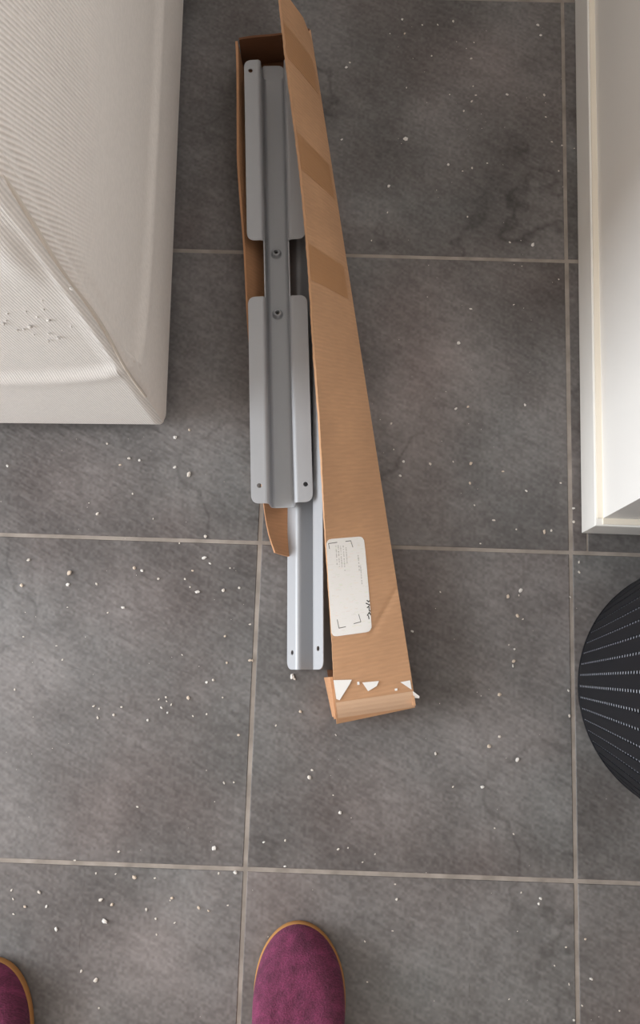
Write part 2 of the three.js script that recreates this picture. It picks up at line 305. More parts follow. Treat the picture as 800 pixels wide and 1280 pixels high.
  for (const [x, z] of [[-0.06, -0.06], [-0.06, -Lz + 0.06], [-Lx + 0.06, -0.06], [-Lx + 0.06, -Lz + 0.06]]) { const g = new THREE.CylinderGeometry(0.025, 0.02, 0.03, 20); g.translate(x, 0.015, z); mesh('foot', g, matFoot, sofa); }
  const seamPts = []; for (let i = 0; i <= 40; i++) { const h = 0.16 + 0.58 * i / 40; seamPts.push(V(-0.0042 - 0.001 * Math.sin(h * 30), h, -0.0035 - 0.003 * sm(0.25, 0.5, h) - 0.002 * Math.sin(h * 19 + 1))); }
  mesh('seam', new THREE.TubeGeometry(new THREE.CatmullRomCurve3(seamPts), 120, 0.0017, 8), matSeam, sofa);
  mesh('inner_frame', mergeGeometries([box(B - 0.06, H - 0.06, Lz - 0.06, -B / 2, H / 2 - 0.005, -Lz / 2)]), matFoot, sofa);
}

// ------------------------------------------------------------------ the long cardboard box with its lid standing half open
const BX = { ang: Math.atan2(0.172, 0.985), L: 0.913, W: 0.1, H: 0.06, t: 0.0032 };
const boxX = -0.0568, boxZ = 0.1184;
const PHI = [[0, 67], [0.05, 66], [0.12, 64.5], [0.22, 63.5], [0.27, 62.5], [0.32, 61], [0.37, 59], [0.42, 56.5], [0.47, 53], [0.52, 49], [0.57, 44], [0.62, 36.5], [0.67, 28], [0.72, 19], [0.77, 13], [0.82, 9.5], [0.87, 7.5], [0.92, 5]];
function table(tb, s) { if (s <= tb[0][0]) return tb[0][1]; for (let i = 1; i < tb.length; i++) if (s <= tb[i][0]) { const t = (s - tb[i - 1][0]) / (tb[i][0] - tb[i - 1][0]); return tb[i - 1][1] + t * (tb[i][1] - tb[i - 1][1]); } return tb[tb.length - 1][1]; }
const fray = (s) => (0.0005 * Math.sin(s * 190) * Math.sin(s * 47 + 1) + 0.0003 * Math.sin(s * 611)) * (s < 0.5 ? 1 : 0.4);
const LW = [[0, 0.1], [0.42, 0.1], [0.47, 0.099], [0.52, 0.096], [0.57, 0.092], [0.62, 0.088], [0.67, 0.0855], [0.72, 0.0845], [0.77, 0.0865], [0.82, 0.0895], [0.87, 0.0938], [0.92, 0.0968]], lidW = (s) => (table(LW, s - 0.012) + table(LW, s) + table(LW, s + 0.012)) / 3;
const crush = (s) => 0.016 * Math.pow(Math.max(0, (s - 0.888) / 0.025), 2);
function lidPoint(s, t, off) {                                  // local to the box: x across, y up, z along; t runs from the hinge to the free edge
  const p = THREE.MathUtils.degToRad((table(PHI, s - 0.012) + table(PHI, s) + table(PHI, s + 0.012)) / 3), crease = (a0, b0, a1, b1, d) => { const ux = a1 - a0, uy = b1 - b0, l2 = ux * ux + uy * uy, q = Math.max(0, Math.min(1, ((s - a0) * ux + (t - b0) * uy) / l2)), e = Math.hypot(s - a0 - q * ux, t - b0 - q * uy); return d * Math.exp(-e * e / 1.2e-5); };
  const bow = 0.0006 * Math.sin(Math.PI * t / BX.W) - crease(0.768, 0, 0.818, 0.04, 0.0009) - crease(0.857, 0.012, 0.852, 0.075, 0.0008);
  const o = off + bow;
  return V(BX.W - t * Math.cos(p) + o * Math.sin(p), BX.H - crush(s) + t * Math.sin(p) + o * Math.cos(p), s);
}
{
  const b = thing('cardboard_box', 'long narrow brown cardboard box lying open on the tiles, its lid raised along one side', 'box', boxX, 0, boxZ, BX.ang);
  const { L, W, H, t } = BX;
  mesh('base', box(W - t, t, L - 0.004, W / 2, t / 2 + 0.0003, L / 2), matCardInnerShade, b);
  mesh('hinge_wall', box(t, H - 0.002, L - 0.006, W - t / 2, H / 2, L / 2 - 0.001), matCard, b);
  mesh('end_wall', sheetGeo((u, v, k) => V(t * 0.5 + (W - t) * u, 0.001 + (H - 0.002 + 0.001 * Math.sin(u * 9)) * v, k ? t : 0), 12, 4, (u, v) => [u * W, v * H]), matCardInnerShade, b);
  // the loose side wall leans out more and more and stops torn off beside the lower channel
  const LEAN = [[0, 0.003], [0.05, 0.008], [0.18, 0.0245], [0.3, 0.031], [0.4, 0.04], [0.49, 0.0445], [0.6, 0.05], [0.66, 0.0515], [0.69, 0.0475], [0.72, 0.04]];
  const sEnd = 0.715, wl = 0.054;
  const wallPt = (s, q, k) => { const o = (table(LEAN, s - 0.015) + table(LEAN, s) + table(LEAN, s + 0.015)) / 3, up = Math.sqrt(Math.max(1e-6, wl * wl - o * o)), lx = -o / wl, ly = up / wl, d = (k - 0.5) * t, e = Math.min(1, Math.max(0, (s - 0.3) / 0.3)); return V(lx * q * wl + ly * d * -1 + t / 2, up * Math.pow(q, 1 + 3 * e) + lx * d + 0.002, s); };
  mesh('side_wall', sheetGeo((u, v, k) => { const tear = v < 0.999 ? 0 : 0.0008 * Math.sin(u * 160); return wallPt(u * (sEnd - 0.004 - 0.012 * v) + 0.002, v * (1 - tear), 1 - k); }, 110, 8, (u, v) => [v * wl, u * sEnd]), matCardRaw, b);
  mesh('side_wall', sheetGeo((u, v, k) => V(t * (1 - k) + 0.004 * v - 0.0035 * (1 - v) * (1 - u), 0.001 + (H + 0.0085 - crush(0.862 + u * 0.05)) * v, 0.862 + u * (L - 0.864)), 16, 4, (u, v) => [v * H, u * 0.05]), matCardRaw, b);
  mesh('end_wall', sheetGeo((u, v, k) => V(t * 0.5 + (W - t) * u, 0.001 + (H - 0.019) * v, L - t * 0.2 - (k ? 0 : t) - 0.0015 * Math.sin(u * 7)), 12, 4, (u, v) => [u * W, v * H]), matCard, b);
  // lid; its far corner on the hinge side is clipped
  const lid = mesh('lid', sheetGeo((u, v, k) => {
    const s = 0.006 * (v) + u * (L - 0.001) + (u < 0.02 ? (1 - u / 0.02) * 0.02 * Math.max(0, 1 - v * 4) : 0), tt = v * (lidW(u * L) + fray(u * L));
    return lidPoint(s, tt, k ? 0 : -t);
  }, 420, 28, (u, v) => [v * W, u * L]), matCard, b);
  const patch = (s0, s1, t0, t1, lift, nu, nv, skew = 0, rad = 0) => sheetGeo((u, v, k) => {
    let s = s0 + (s1 - s0) * u + skew * v, q = t0 + (t1 - t0) * v; if (rad) q += lidW(s);
    if (rad) { const du = Math.min(u, 1 - u) * (s1 - s0), dv = Math.min(v, 1 - v) * Math.abs(t1 - t0); if (du < rad && dv < rad) { const w = Math.hypot(rad - du, rad - dv); if (w > rad) { const f = (w - rad) / w; s += (u < 0.5 ? 1 : -1) * (rad - du) * f; q += (v < 0.5 ? 1 : -1) * Math.sign(t1 - t0) * (rad - dv) * f; } } }
    return lidPoint(s, q, k ? lift : lift * 0.3);
  }, nu, nv, (u, v) => [v * Math.abs(t1 - t0), u * (s1 - s0)]);
  for (const [s0, s1, t0] of [[0.057, 0.106, 0.010], [0.209, 0.258, 0.009], [0.353, 0.398, 0.012]]) mesh('tape_strip', patch(s0, s1, t0, W - 0.0008, 0.0004, 14, 10), matTape, lid).userData.label = 'darker strip of brown parcel tape across the lid';
  mesh('tape_strip', patch(0.892, L - 0.002, 0.001, W - 0.006, 0.0007, 12, 14), matClearTape, lid).userData.label = 'glossy clear tape over the folded end';
  // torn white paper left under the end tape
  const scrap = (list) => { const pos = [], idx = []; const c = list.length; for (const l of [0.0016, 0.0009]) for (const [s, q] of list) { const p = lidPoint(s, q, l); pos.push(p.x, p.y, p.z); } for (let i = 1; i < c - 1; i++) { idx.push(0, i, i + 1, c, c + i + 1, c + i); } for (let i = 0; i < c; i++) { const j = (i + 1) % c; idx.push(i, i + c, j + c, i, j + c, j); } let g = new THREE.BufferGeometry(); g.setAttribute('position', new THREE.Float32BufferAttribute(pos, 3)); g.setAttribute('uv', new THREE.Float32BufferAttribute(new Float32Array(c * 4), 2)); g.setIndex(idx); g = g.toNonIndexed(); g.computeVertexNormals(); return g; };
  const scraps = [[[0.866, 0.0935], [0.8685, 0.072], [0.873, 0.075], [0.890, 0.0895], [0.888, 0.093]], [[0.872, 0.066], [0.872, 0.0635], [0.8755, 0.0635], [0.8755, 0.066]], [[0.8735, 0.060], [0.8745, 0.040], [0.880, 0.0435], [0.8845, 0.0545], [0.879, 0.055], [0.877, 0.058]], [[0.8795, 0.0145], [0.879, 0.0025], [0.890, 0.0025], [0.884, 0.009]], [[0.886, 0.0225], [0.886, 0.0195], [0.8885, 0.0195], [0.8885, 0.0225]], [[0.892, 0.0012], [0.898, -0.004], [0.899, -0.006], [0.9015, -0.0055], [0.9, 0.0012]]];
  for (const sc of scraps) { const g = scrap(sc); mesh('paper_scrap', g, matPaper, lid).userData.label = 'torn scrap of white paper under the end tape'; }
  // the shipping label
  const cv = document.createElement('canvas'); cv.width = 384; cv.height = 800; const c = cv.getContext('2d');
  c.fillStyle = '#eeebe9'; c.fillRect(0, 0, 384, 800);
  for (let i = 0; i < 260; i++) { c.fillStyle = 'rgba(' + (190 + rnd() * 50 | 0) + ',' + (186 + rnd() * 46 | 0) + ',182,0.16)'; c.fillRect(rnd() * 384, rnd() * 800, 6 + rnd() * 40, 2 + rnd() * 8); }
  c.strokeStyle = '#2b2624'; c.lineWidth = 5;
  const bracket = (pp) => { c.beginPath(); pp.forEach((p, i) => (i ? c.lineTo(p[0] * 384, p[1] * 800) : c.moveTo(p[0] * 384, p[1] * 800))); c.stroke(); };
  bracket([[0.07, 0.1], [0.05, 0.045], [0.28, 0.04]]); bracket([[0.5, 0.038], [0.64, 0.036], [0.68, 0.105]]);
  bracket([[0.16, 0.83], [0.19, 0.92], [0.36, 0.915]]); bracket([[0.56, 0.895], [0.74, 0.885], [0.7, 0.805]]);
  c.fillStyle = 'rgba(120,112,108,0.5)';                        // small print, set sideways in columns, too fine to read
  for (const [x, y0, y1] of [[0.24, 0.07, 0.27], [0.3, 0.07, 0.29], [0.36, 0.08, 0.3], [0.43, 0.08, 0.34], [0.5, 0.1, 0.26], [0.8, 0.18, 0.36], [0.84, 0.3, 0.5]]) for (let y = y0; y < y1; y += 0.012) { const w = 6 + rnd() * 6; if (rnd() > 0.18) c.fillRect(x * 384 - w / 2, y * 800, w, 4 + rnd() * 4); }
  c.strokeStyle = '#16130f'; c.lineWidth = 9;                   // bold marks cut off by the label's edge
  bracket([[0.93, 0.67], [0.97, 0.69], [1, 0.68]]); bracket([[0.9, 0.7], [1, 0.725]]); bracket([[0.92, 0.75], [0.97, 0.735], [0.97, 0.78], [1, 0.79]]); bracket([[0.91, 0.83], [0.97, 0.8], [1, 0.83]]); bracket([[0.94, 0.83], [0.95, 0.87]]);
  const lt = new THREE.CanvasTexture(cv); lt.colorSpace = THREE.SRGBColorSpace; lt.anisotropy = 8;
  const g = patch(0.702, 0.816, -0.0004, -0.0496, 0.0006, 24, 14, 0, 0.006);
  const pa = g.attributes.position, uva = g.attributes.uv; for (let i = 0; i < pa.count; i++) { const u = uva.getY(i) / 0.114, v = uva.getX(i) / 0.0492; uva.setXY(i, v, 1 - u); }
  mesh('address_label', g, std({ map: lt, roughness: 0.5 }), lid).userData.label = 'white address sticker with black corner marks and faint small print';
}

// ------------------------------------------------------------------ steel hat channels
const TH = 0.0016, RB = 0.0052;
// cross-section of the trough: from the flange level down, along the floor and up again, walls slightly splayed
function troughGeo(len, u0, u1, depth, endRound) {
  const r = 0.0045, prof = [];
  const P = [[u0 + 0.0002, -RB + 0.0004], [u0 + 0.0014, -depth + r], [u0 + 0.0014 + r * 0.35, -depth + r * 0.35], [u0 + 0.0014 + r, -depth], [(u0 + u1) / 2, -depth], [u1 - 0.0014 - r, -depth], [u1 - 0.0014 - r * 0.35, -depth + r * 0.35], [u1 - 0.0014, -depth + r], [u1 - 0.0002, -RB + 0.0004]];
  for (const p of P) prof.push(p);
  const nn = prof.map((p, i) => { const a = prof[Math.max(0, i - 1)], b = prof[Math.min(prof.length - 1, i + 1)], dx = b[0] - a[0], dy = b[1] - a[1], l = Math.hypot(dx, dy); return [dy / l, -dx / l]; });   // pointing outward, below
  const pick = (v) => { const f = v * (prof.length - 1), i = Math.min(prof.length - 2, Math.floor(f)), t = f - i; return [0, 1].map((k) => [prof[i][k] + (prof[i + 1][k] - prof[i][k]) * t, nn[i][k] + (nn[i + 1][k] - nn[i][k]) * t]); };
  const steps = prof.length - 1;
  return sheetGeo((u, v, k) => { const [[x, nx], [y, ny]] = pick(1 - v); const o = k ? 0 : TH; return V(x + nx * o, y + ny * o, endRound + u * (len - endRound)); }, 8, steps, (u, v) => [v * 0.1, u * len]);
}
// a flange plate with its bend into the trough, rounded outer corners and drilled holes; side -1 lies at u < trough
function flangeGeo(s0, s1, uOut, uIn, side, rounds, holes) {
  const sh = new THREE.Shape(), a = side < 0 ? uOut : uIn, b = side < 0 ? uIn - RB + 0.0002 : uOut, R = 0.011;
  const lo = side < 0 ? a : uIn + RB - 0.0002, hi = side < 0 ? b : uOut, r0 = rounds[0] ? R : 0.001, r1 = rounds[1] ? R : 0.001;
  if (side < 0) { sh.moveTo(hi, s0); sh.lineTo(lo + r0, s0); sh.quadraticCurveTo(lo, s0, lo, s0 + r0); sh.lineTo(lo, s1 - r1); sh.quadraticCurveTo(lo, s1, lo + r1, s1); sh.lineTo(hi, s1); }
  else { sh.moveTo(lo, s0); sh.lineTo(lo, s1); sh.lineTo(hi - r1, s1); sh.quadraticCurveTo(hi, s1, hi, s1 - r1); sh.lineTo(hi, s0 + r0); sh.quadraticCurveTo(hi, s0, hi - r0, s0); }
  sh.closePath();
  for (const [hu, hsv] of holes) { const h = new THREE.Path(); h.absarc(hu, hsv, 0.0029, 0, Math.PI * 2, false); sh.holes.push(h); }
  const pl = new THREE.ExtrudeGeometry(sh, { depth: TH - 0.0006, bevelEnabled: true, bevelThickness: 0.0003, bevelSize: 0.0003, bevelOffset: -0.0003, bevelSegments: 1, curveSegments: 10 });
  pl.rotateX(Math.PI / 2);                                      // shape y -> z; plate hangs below y = 0
  pl.translate(0, -0.0003, 0);
  const bend = sheetGeo((u, v, k) => { const an = v * Math.PI / 2 * 0.98, rad = k ? RB : RB - TH, e = uIn + side * RB; return V(e - side * rad * Math.sin(an), -RB + rad * Math.cos(an), s0 + (s1 - s0) * (side < 0 ? u : 1 - u)); }, 2, 10, (u, v) => [v * 0.005, u]);
  return mergeGeometries([pl, bend.toNonIndexed()]);
}
const nutGeo = (() => { const pts = [[0.0026, 0.0005], [0.0026, 0.0062], [0.0032, 0.0068], [0.0048, 0.0066], [0.0056, 0.005], [0.0058, 0.0012], [0.0072, 0.0004], [0.0076, 0]].map((p) => new THREE.Vector2(p[0], p[1])); return new THREE.LatheGeometry(pts, 28); })();
{
  const A = thing('steel_channel', 'upper grey steel hat channel on the pile, with a waist between two flanged halves', 'bracket', -0.0460, 0.062, 0.1536, Math.atan2(0.0380, 0.6072));
  const fl = 0.0225, tr = 0.0531, w = 0.0762, len = 0.608, d = 0.0345;
  mesh('web', troughGeo(len, fl, tr, d, 0.006), matSteel, A);
  mesh('flange', flangeGeo(0, 0.2605, 0, fl, -1, [1, 1], [[0.0085, 0.016]]), matSteel, A);
  mesh('flange', flangeGeo(0, 0.2605, w, tr, 1, [1, 1], [[w - 0.0085, 0.016]]), matSteel, A);
  mesh('flange', flangeGeo(0.338, len, 0, fl, -1, [1, 1], [[0.0105, len - 0.0225]]), matSteel, A);
  mesh('flange', flangeGeo(0.338, len, w, tr, 1, [1, 1], [[w - 0.0085, len - 0.0225]]), matSteel, A);
  for (const s of [0.264, 0.349]) { const nt = mesh('rivet_nut', nutGeo, matSteel, A); nt.position.set(0.0362, -d, s); const core = new THREE.CylinderGeometry(0.0026, 0.0026, 0.0008, 20); const h = mesh('bore', core, matSteelDark, nt); h.position.y = 0.0012; }
  }
{
  const B = thing('steel_channel', 'lower grey steel hat channel tipped on its side, sticking out past the box', 'bracket', 0.0192, 0.0052, 0.349, 0.0362);
  const roll = new THREE.Matrix4().makeRotationZ(THREE.MathUtils.degToRad(54)), fl = 0.0235, tr = 0.0535, w = 0.0775, len = 0.6115, d = 0.035;
  const put = (name, g) => { g.applyMatrix4(roll); return mesh(name, g, matSteel, B); };
  put('web', troughGeo(len, fl, tr, d, 0));
  put('flange', flangeGeo(0, len, 0, fl, -1, [1, 1], [[0.0115, 0.021], [0.0115, len - 0.021]]));
  put('flange', flangeGeo(0, len, w, tr, 1, [1, 1], [[w - 0.0105, 0.025], [w - 0.0105, len - 0.025]]));
}
{
  const C = thing('steel_channel', 'short grey steel piece lying under the upper channel, only its rounded tip showing', 'bracket', -0.0235, 0.0255, 0.152, 0.06);
  mesh('web', flangeGeo(-0.017, 0.17, 0.0305, -0.001, 1, [1, 0], []), matSteel, C);
  mesh('flange', box(0.0016, 0.017, 0.17, 0.0004, -0.0135, 0.085), matSteel, C); mesh('flange', box(0.0016, 0.0205, 0.15, 0.0294, -0.0117, 0.085), matSteel, C);
}

// ------------------------------------------------------------------ felt slippers
function slipper(label, x, z, turn, mirror) {
  const o = thing('slipper', label, 'shoe', x, 0, z, turn, 'pair of felt slippers');
  const Ls = 0.27, N = 96;
  const outline = (k, grow) => {                                // k in [0,1) round the sole, toe at local z = 0, heel at z = Ls
    const a = k * Math.PI * 2, s = Math.sin(a), c = Math.cos(a);   // a = 0 at the toe
    const t = (1 - c) / 2;
    const hw = 0.0535 * Math.pow(Math.max(0, 1 - Math.pow(Math.max(0, 1 - t / 0.32), 2.2)), 0.5) * (t < 0.32 ? 1 : 1 - 0.25 * Math.pow((t - 0.32) / 0.68, 1.4)) * (t > 0.8 ? Math.sqrt(Math.max(0, 1 - Math.pow((t - 0.8) / 0.2, 2.4))) : 1);
    const sk = 0.004 * Math.sin(t * Math.PI) * mirror + 0.0025 * Math.cos(t * 3) * mirror, sg = Math.sign(s) || 1;
    return [sk + sg * (hw + grow * Math.min(1, hw / 0.02)), Ls * t + (t - 0.5) * 2 * grow];
  };
  // even out the outline's spacing
  const raw = []; for (let i = 0; i < 1440; i++) raw.push(outline(i / 1440, 0));
  let tot = 0; const cum = [0]; for (let i = 1; i <= 1440; i++) { const p = raw[i % 1440], q = raw[i - 1]; tot += Math.hypot(p[0] - q[0], p[1] - q[1]); cum.push(tot); }
  const ring = (i) => { const want = tot * i / N; let lo = 0; while (lo < 1439 && cum[lo + 1] < want) lo++; return raw[lo % 1440]; };
  const base = []; for (let i = 0; i < N; i++) base.push(ring(i));
  const cen = [0, Ls * 0.5];
  const grown = (i, g) => { const p = base[i], a = base[(i + N - 1) % N], b = base[(i + 1) % N]; let nx = b[1] - a[1], nz = -(b[0] - a[0]); const l = Math.hypot(nx, nz) || 1; nx /= l; nz /= l; if (nx * (p[0] - cen[0]) + nz * (p[1] - cen[1]) < 0) { nx = -nx; nz = -nz; } return [p[0] + nx * g, p[1] + nz * g]; };
  const loft = (rows, cap) => {                                 // rows of N points, closed round; cap: fan over the last row
    const pos = [], idx = [], uv = [];
    for (const row of rows) row.forEach((p) => { pos.push(p.x, p.y, p.z); uv.push(p.x + p.y * 0.4, p.z + p.y * 0.6); });
    for (let j = 0; j < rows.length - 1; j++) for (let i = 0; i < N; i++) { const a = j * N + i, b = j * N + (i + 1) % N; idx.push(a, a + N, b + N, a, b + N, b); }
    if (cap) { const l = rows.length - 1, m = pos.length / 3; let sx = 0, sy = 0, sz = 0; rows[l].forEach((p) => { sx += p.x; sy += p.y; sz += p.z; }); pos.push(sx / N, sy / N, sz / N); uv.push(sx / N, sz / N); for (let i = 0; i < N; i++) idx.push(l * N + i, m, l * N + (i + 1) % N); }
    const g = new THREE.BufferGeometry(); g.setAttribute('position', new THREE.Float32BufferAttribute(pos, 3)); g.setAttribute('uv', new THREE.Float32BufferAttribute(uv, 2)); g.setIndex(idx); g.computeVertexNormals(); return g;
  };
  const row = (g, y) => base.map((_, i) => { const [px, pz] = grown(i, g); return V(px, y, pz); });
  mesh('sole', loft([row(-0.012, 0.0005), row(-0.002, 0.0005), row(0, 0.0022), row(0.0008, 0.008), row(0, 0.0138), row(-0.0025, 0.0152), row(-0.012, 0.0155)], true), matSole, o);
  // upper: from the sole's edge over the instep to the rim of the opening, then down inside
  const rim = base.map((_, i) => { const k = i / N * Math.PI * 2; return V(0.0305 * Math.sin(k) + 0.002 * mirror, 0.066 - 0.004 * Math.cos(k) + 0.006 * Math.max(0, -Math.cos(k)), Ls * 0.665 - 0.064 * Math.cos(k)); });
  const rows = [];
  for (let j = 0; j <= 26; j++) {
    const t = j / 26; rows.push(base.map((_, i) => {
      const [px, pz] = grown(i, -0.0008), q = rim[i], toe = Math.max(0, Math.cos(i / N * Math.PI * 2));
      const e = 1 - Math.pow(1 - t, 1 + 1.0), up = Math.pow(1 - Math.pow(1 - t, 2.6 + 0.6 * toe), 0.72);
      const lag = Math.pow(t, 1.5 - 0.25 * toe), bulge = 0.003 * Math.sin(Math.PI * Math.min(1, t * 1.9));
      const [nx, nz] = grown(i, -0.0008 + bulge); const wob = 0.0008 * Math.sin(i * 0.9 + j * 0.7) * Math.sin(j * 0.45) * t;
      return V(nx + (q.x - nx) * lag, 0.0125 + (q.y - 0.0125) * up * (0.985 + 0.015 * e) + wob, nz + (q.z - nz) * lag);
    }));
  }
  const inward = (p, i, f, dy) => { const c = V(0.002 * mirror, p.y, Ls * 0.665); return V(p.x + (c.x - p.x) * f, p.y + dy, p.z + (c.z - p.z) * f); };
  rows.push(rim.map((p, i) => inward(p, i, 0.07, 0.0012)), rim.map((p, i) => inward(p, i, 0.14, -0.002)));
  mesh('upper', loft(rows, false), matFelt, o);
  mesh('lining', loft([rim.map((p, i) => inward(p, i, 0.14, -0.002)), rim.map((p, i) => V(p.x * 1.02, p.y - 0.022, Ls * 0.66 + (p.z - Ls * 0.66) * 1.06)), rim.map((p, i) => V(p.x * 1.15, 0.02, Ls * 0.66 + (p.z - Ls * 0.66) * 1.15))], true), matInsole, o);
  return o;
}
slipper('purple felt slipper with a tan sole, the one whose whole rounded toe shows', 0.0648, 1.2555, 0.02, 1);
slipper('purple felt slipper of which only the toe side shows, standing away from the box', -0.2935, 1.3085, 0.06, -1);

// ------------------------------------------------------------------ woven black basket
{
  const K = { x: 0.561, z: 0.968, r: 0.1535, flare: 0.12, h: 0.4 };
  const b = thing('wastepaper_basket', 'round black woven plastic basket standing on the tiles near the white wall end', 'basket', K.x, 0, K.z);
  const NR = 72, pitch = 0.0122, rad = (y) => K.r + K.flare * y;
  const lin = []; for (const [y, d] of [[0.002, 0], [0.002, 0.001]]) lin.push(new THREE.Vector2(rad(y) - 0.03, y)); 
  const liner = new THREE.LatheGeometry([[0.001, 0.003], [rad(0) - 0.006, 0.003], [rad(0) - 0.0045, 0.006], [rad(K.h) - 0.0045, K.h]].map((p) => new THREE.Vector2(p[0], p[1])), 96); mesh('light_block_liner', liner, matBasketInner, b);  // opaque liner added to block light behind the slats
  const foot = new THREE.TorusGeometry(rad(0.004) - 0.002, 0.0042, 10, 144); foot.rotateX(Math.PI / 2); foot.translate(0, 0.0045, 0); mesh('base_ring', foot, matBasket, b);
  const rim = new THREE.TorusGeometry(rad(K.h), 0.008, 12, 144); rim.rotateX(Math.PI / 2); rim.translate(0, K.h, 0); mesh('rim', rim, matBasket, b);
  const ring = new THREE.TorusGeometry(1, 0.0006 / 0.17, 8, 144); ring.rotateX(Math.PI / 2);
  for (let y = 0.0115; y < K.h - 0.008; y += pitch) { const s = mesh('strand', ring, matStrand, b), r = rad(y) - 0.0002; s.position.y = y; s.scale.set(r, 0.26, r); }
  const rib = new RoundedBoxGeometry(1, K.h - 0.012, 0.0024, 2, 0.0009), tilt = Math.atan(K.flare);
  { const p = rib.attributes.position; for (let i = 0; i < p.count; i++) { const y = p.getY(i) + K.h / 2; p.setX(i, Math.sign(p.getX(i)) * Math.max(0, Math.abs(p.getX(i)) * 1) * 2 * Math.PI * rad(y) / NR * 0.83); } rib.computeVertexNormals(); }
  for (let i = 0; i < NR; i++) { const a = (i + 0.5) / NR * Math.PI * 2, y = K.h / 2; const g = mesh('rib', rib, matBasket, b); g.position.set(Math.cos(a) * rad(y), y + 0.001, Math.sin(a) * rad(y)); g.rotation.set(0, -a + Math.PI / 2, 0); g.rotateX(tilt); }
}

// ------------------------------------------------------------------ crumbs of plaster lying about
const CRUMBS = {
  A: '170 37 11, 243 38 13, 174 60 11, 92 116 12, 97 108 10, 269 97 10, 270 164 11, 259 179 10, 320 152 12, 372 151 10, 364 41 15, 368 57 12, 178 225 21, 238 262 11, 156 297 12, 354 378 15, 89 228 10',
  B: '-177 694 14, -163 696 12, -188 703 10, -207 675 10, -118 664 17, -100 653 11, -116 704 13, -97 713 22, -213 769 13, -336 709 12, -71 794 14',
  C: '270 473 11, 254 522 17, 251 613 12, 267 610 10, 342 605 12, 166 636 10, 183 687 12, 218 689 11, 271 687 14, 179 706 10, 270 713 10, 313 696 11, 343 721 10, 301 761 11, 366 774 15, 375 772 10, 404 760 12, 404 742 10',
  D: '-297 832 13, -243 847 24, -244 862 14, -303 865 13, -207 860 11, -160 838 13, -150 841 13, -128 851 12, -94 850 10, -85 839 10, -71 822 17, -63 829 10, -77 866 18, -44 863 14, -24 859 11, -171 889 13, -39 921 10, -6 950 14, -35 954 11, -51 976 10, -59 979 10, -81 999 13, -109 999 10, -114 1012 10, -106 1018 10, -199 1013 10, -193 1027 10, -173 1023 11, -130 1028 11, -16 1042 10, -31 1100 10, -39 1177 19, -155 1185 10, -3 950 10',
  E: '60 1011 12, 77 1081 10, 74 1090 16, 229 1056 13, 295 1045 14, 308 1033 12, 330 1060 14, 287 1094 13, 113 1130 14, 112 1173 11, 21 1168 10, 48 1195 10, 335 851 16, 319 859 14, 331 883 16, 327 925 10, 326 940 17, 325 946 10, 308 982 14, 198 907 10, 394 974 10, 395 1005 10, 48 968 18, 51 971 12',
  F: '-248 1235 13, -264 1252 12, -238 1251 10, -173 1241 13, -159 1246 13, -166 1265 19, -224 1276 16, -134 1214 16, -117 1250 12, -87 1236 11, -105 1260 10, -54 1246 11, -42 1249 10, -190 1322 10, -172 1331 16, -12 1204 15',
  G: '410 812 10, 410 825 10',
  H: '184 1228 12, 357 1221 11, 355 1227 10, 410 1265 10, 416 1309 12, 395 1355 10',
  fine: '-87 860 9, -37 834 8, -242 891 8, -190 896 9, -8 905 9, -92 946 8, -38 997 9, -102 1008 9, -118 1002 8, -164 1013 9, -74 1021 8, -57 1018 8, -19 1099 8, -136 1132 9, -208 1197 8, -243 957 8, -252 940 8, -295 930 8, -300 996 8, -192 1016 8, -108 1004 8, -104 804 9, 30 1029 9, 105 1038 9, 251 1095 9, 124 1171 8, 47 1165 9, 142 1187 8, 157 1177 8, 302 1142 8, 325 1148 8, 104 1110 7, 333 857 8, 338 887 8, 233 856 7, 398 857 8, 320 920 8, -282 1234 9, -279 1244 9, -277 1261 9, -109 1214 9, -89 1239 8, -19 1242 9, -103 1278 9, -166 1362 9, -181 1211 9, -157 1211 9, -32 1206 9, -82 1264 8, 182 1211 8, 147 1277 9, 151 1322 8, 334 1215 8, 387 1275 9, 373 1296 8, 390 1316 9, 405 1339 8, 449 1343 8, 319 1335 8, 180 1264 7, 328 465 8, 248 685 8, 276 742 9, 330 772 8, 388 709 9, 284 792 9, 170 671 8, 389 427 8, 153 60 8, 199 45 8, 221 44 8, 213 94 9, 178 145 9, 273 71 8, 272 140 8, 276 154 9, 239 154 8, 271 266 9, 292 258 9, 258 271 8, 155 336 9, 265 339 9, 323 375 9, 382 223 9, 396 228 9, 374 185 9, 391 267 9, 134 378 8, 413 232 8, -169 741 9, -140 773 8, -225 755 7',
};
const crumbGeos = []; for (let i = 0; i < 5; i++) { const g = mergeVertices(new THREE.IcosahedronGeometry(1, 1).deleteAttribute('normal').deleteAttribute('uv')); const p = g.attributes.position; for (let k = 0; k < p.count; k++) { const f = 0.7 + 0.5 * rnd(); p.setXYZ(k, p.getX(k) * f, (p.getY(k) * f + 0.0) * 0.7, p.getZ(k) * f); } const e = g.index ? g.toNonIndexed() : g; e.computeVertexNormals(); e.computeBoundingBox(); e.translate(0, -e.boundingBox.min.y, 0); crumbGeos.push(e); }
const crumbWhere = {
  A: 'whitish plaster crumb between the far half of the lid and the white wall',
  B: 'whitish plaster crumb on the tile just in front of the sofa corner',
  C: 'whitish plaster crumb between the middle of the lid and the white wall',
  D: 'whitish plaster crumb on the littered tile beside the tipped channel',
  E: 'whitish plaster crumb on the tile under the closed end of the cardboard box',
  F: 'whitish plaster crumb on the tile between the two slippers',
  G: 'whitish plaster crumb beside the basket',
  H: 'whitish plaster crumb on the tiles between the whole slipper and the basket',
};
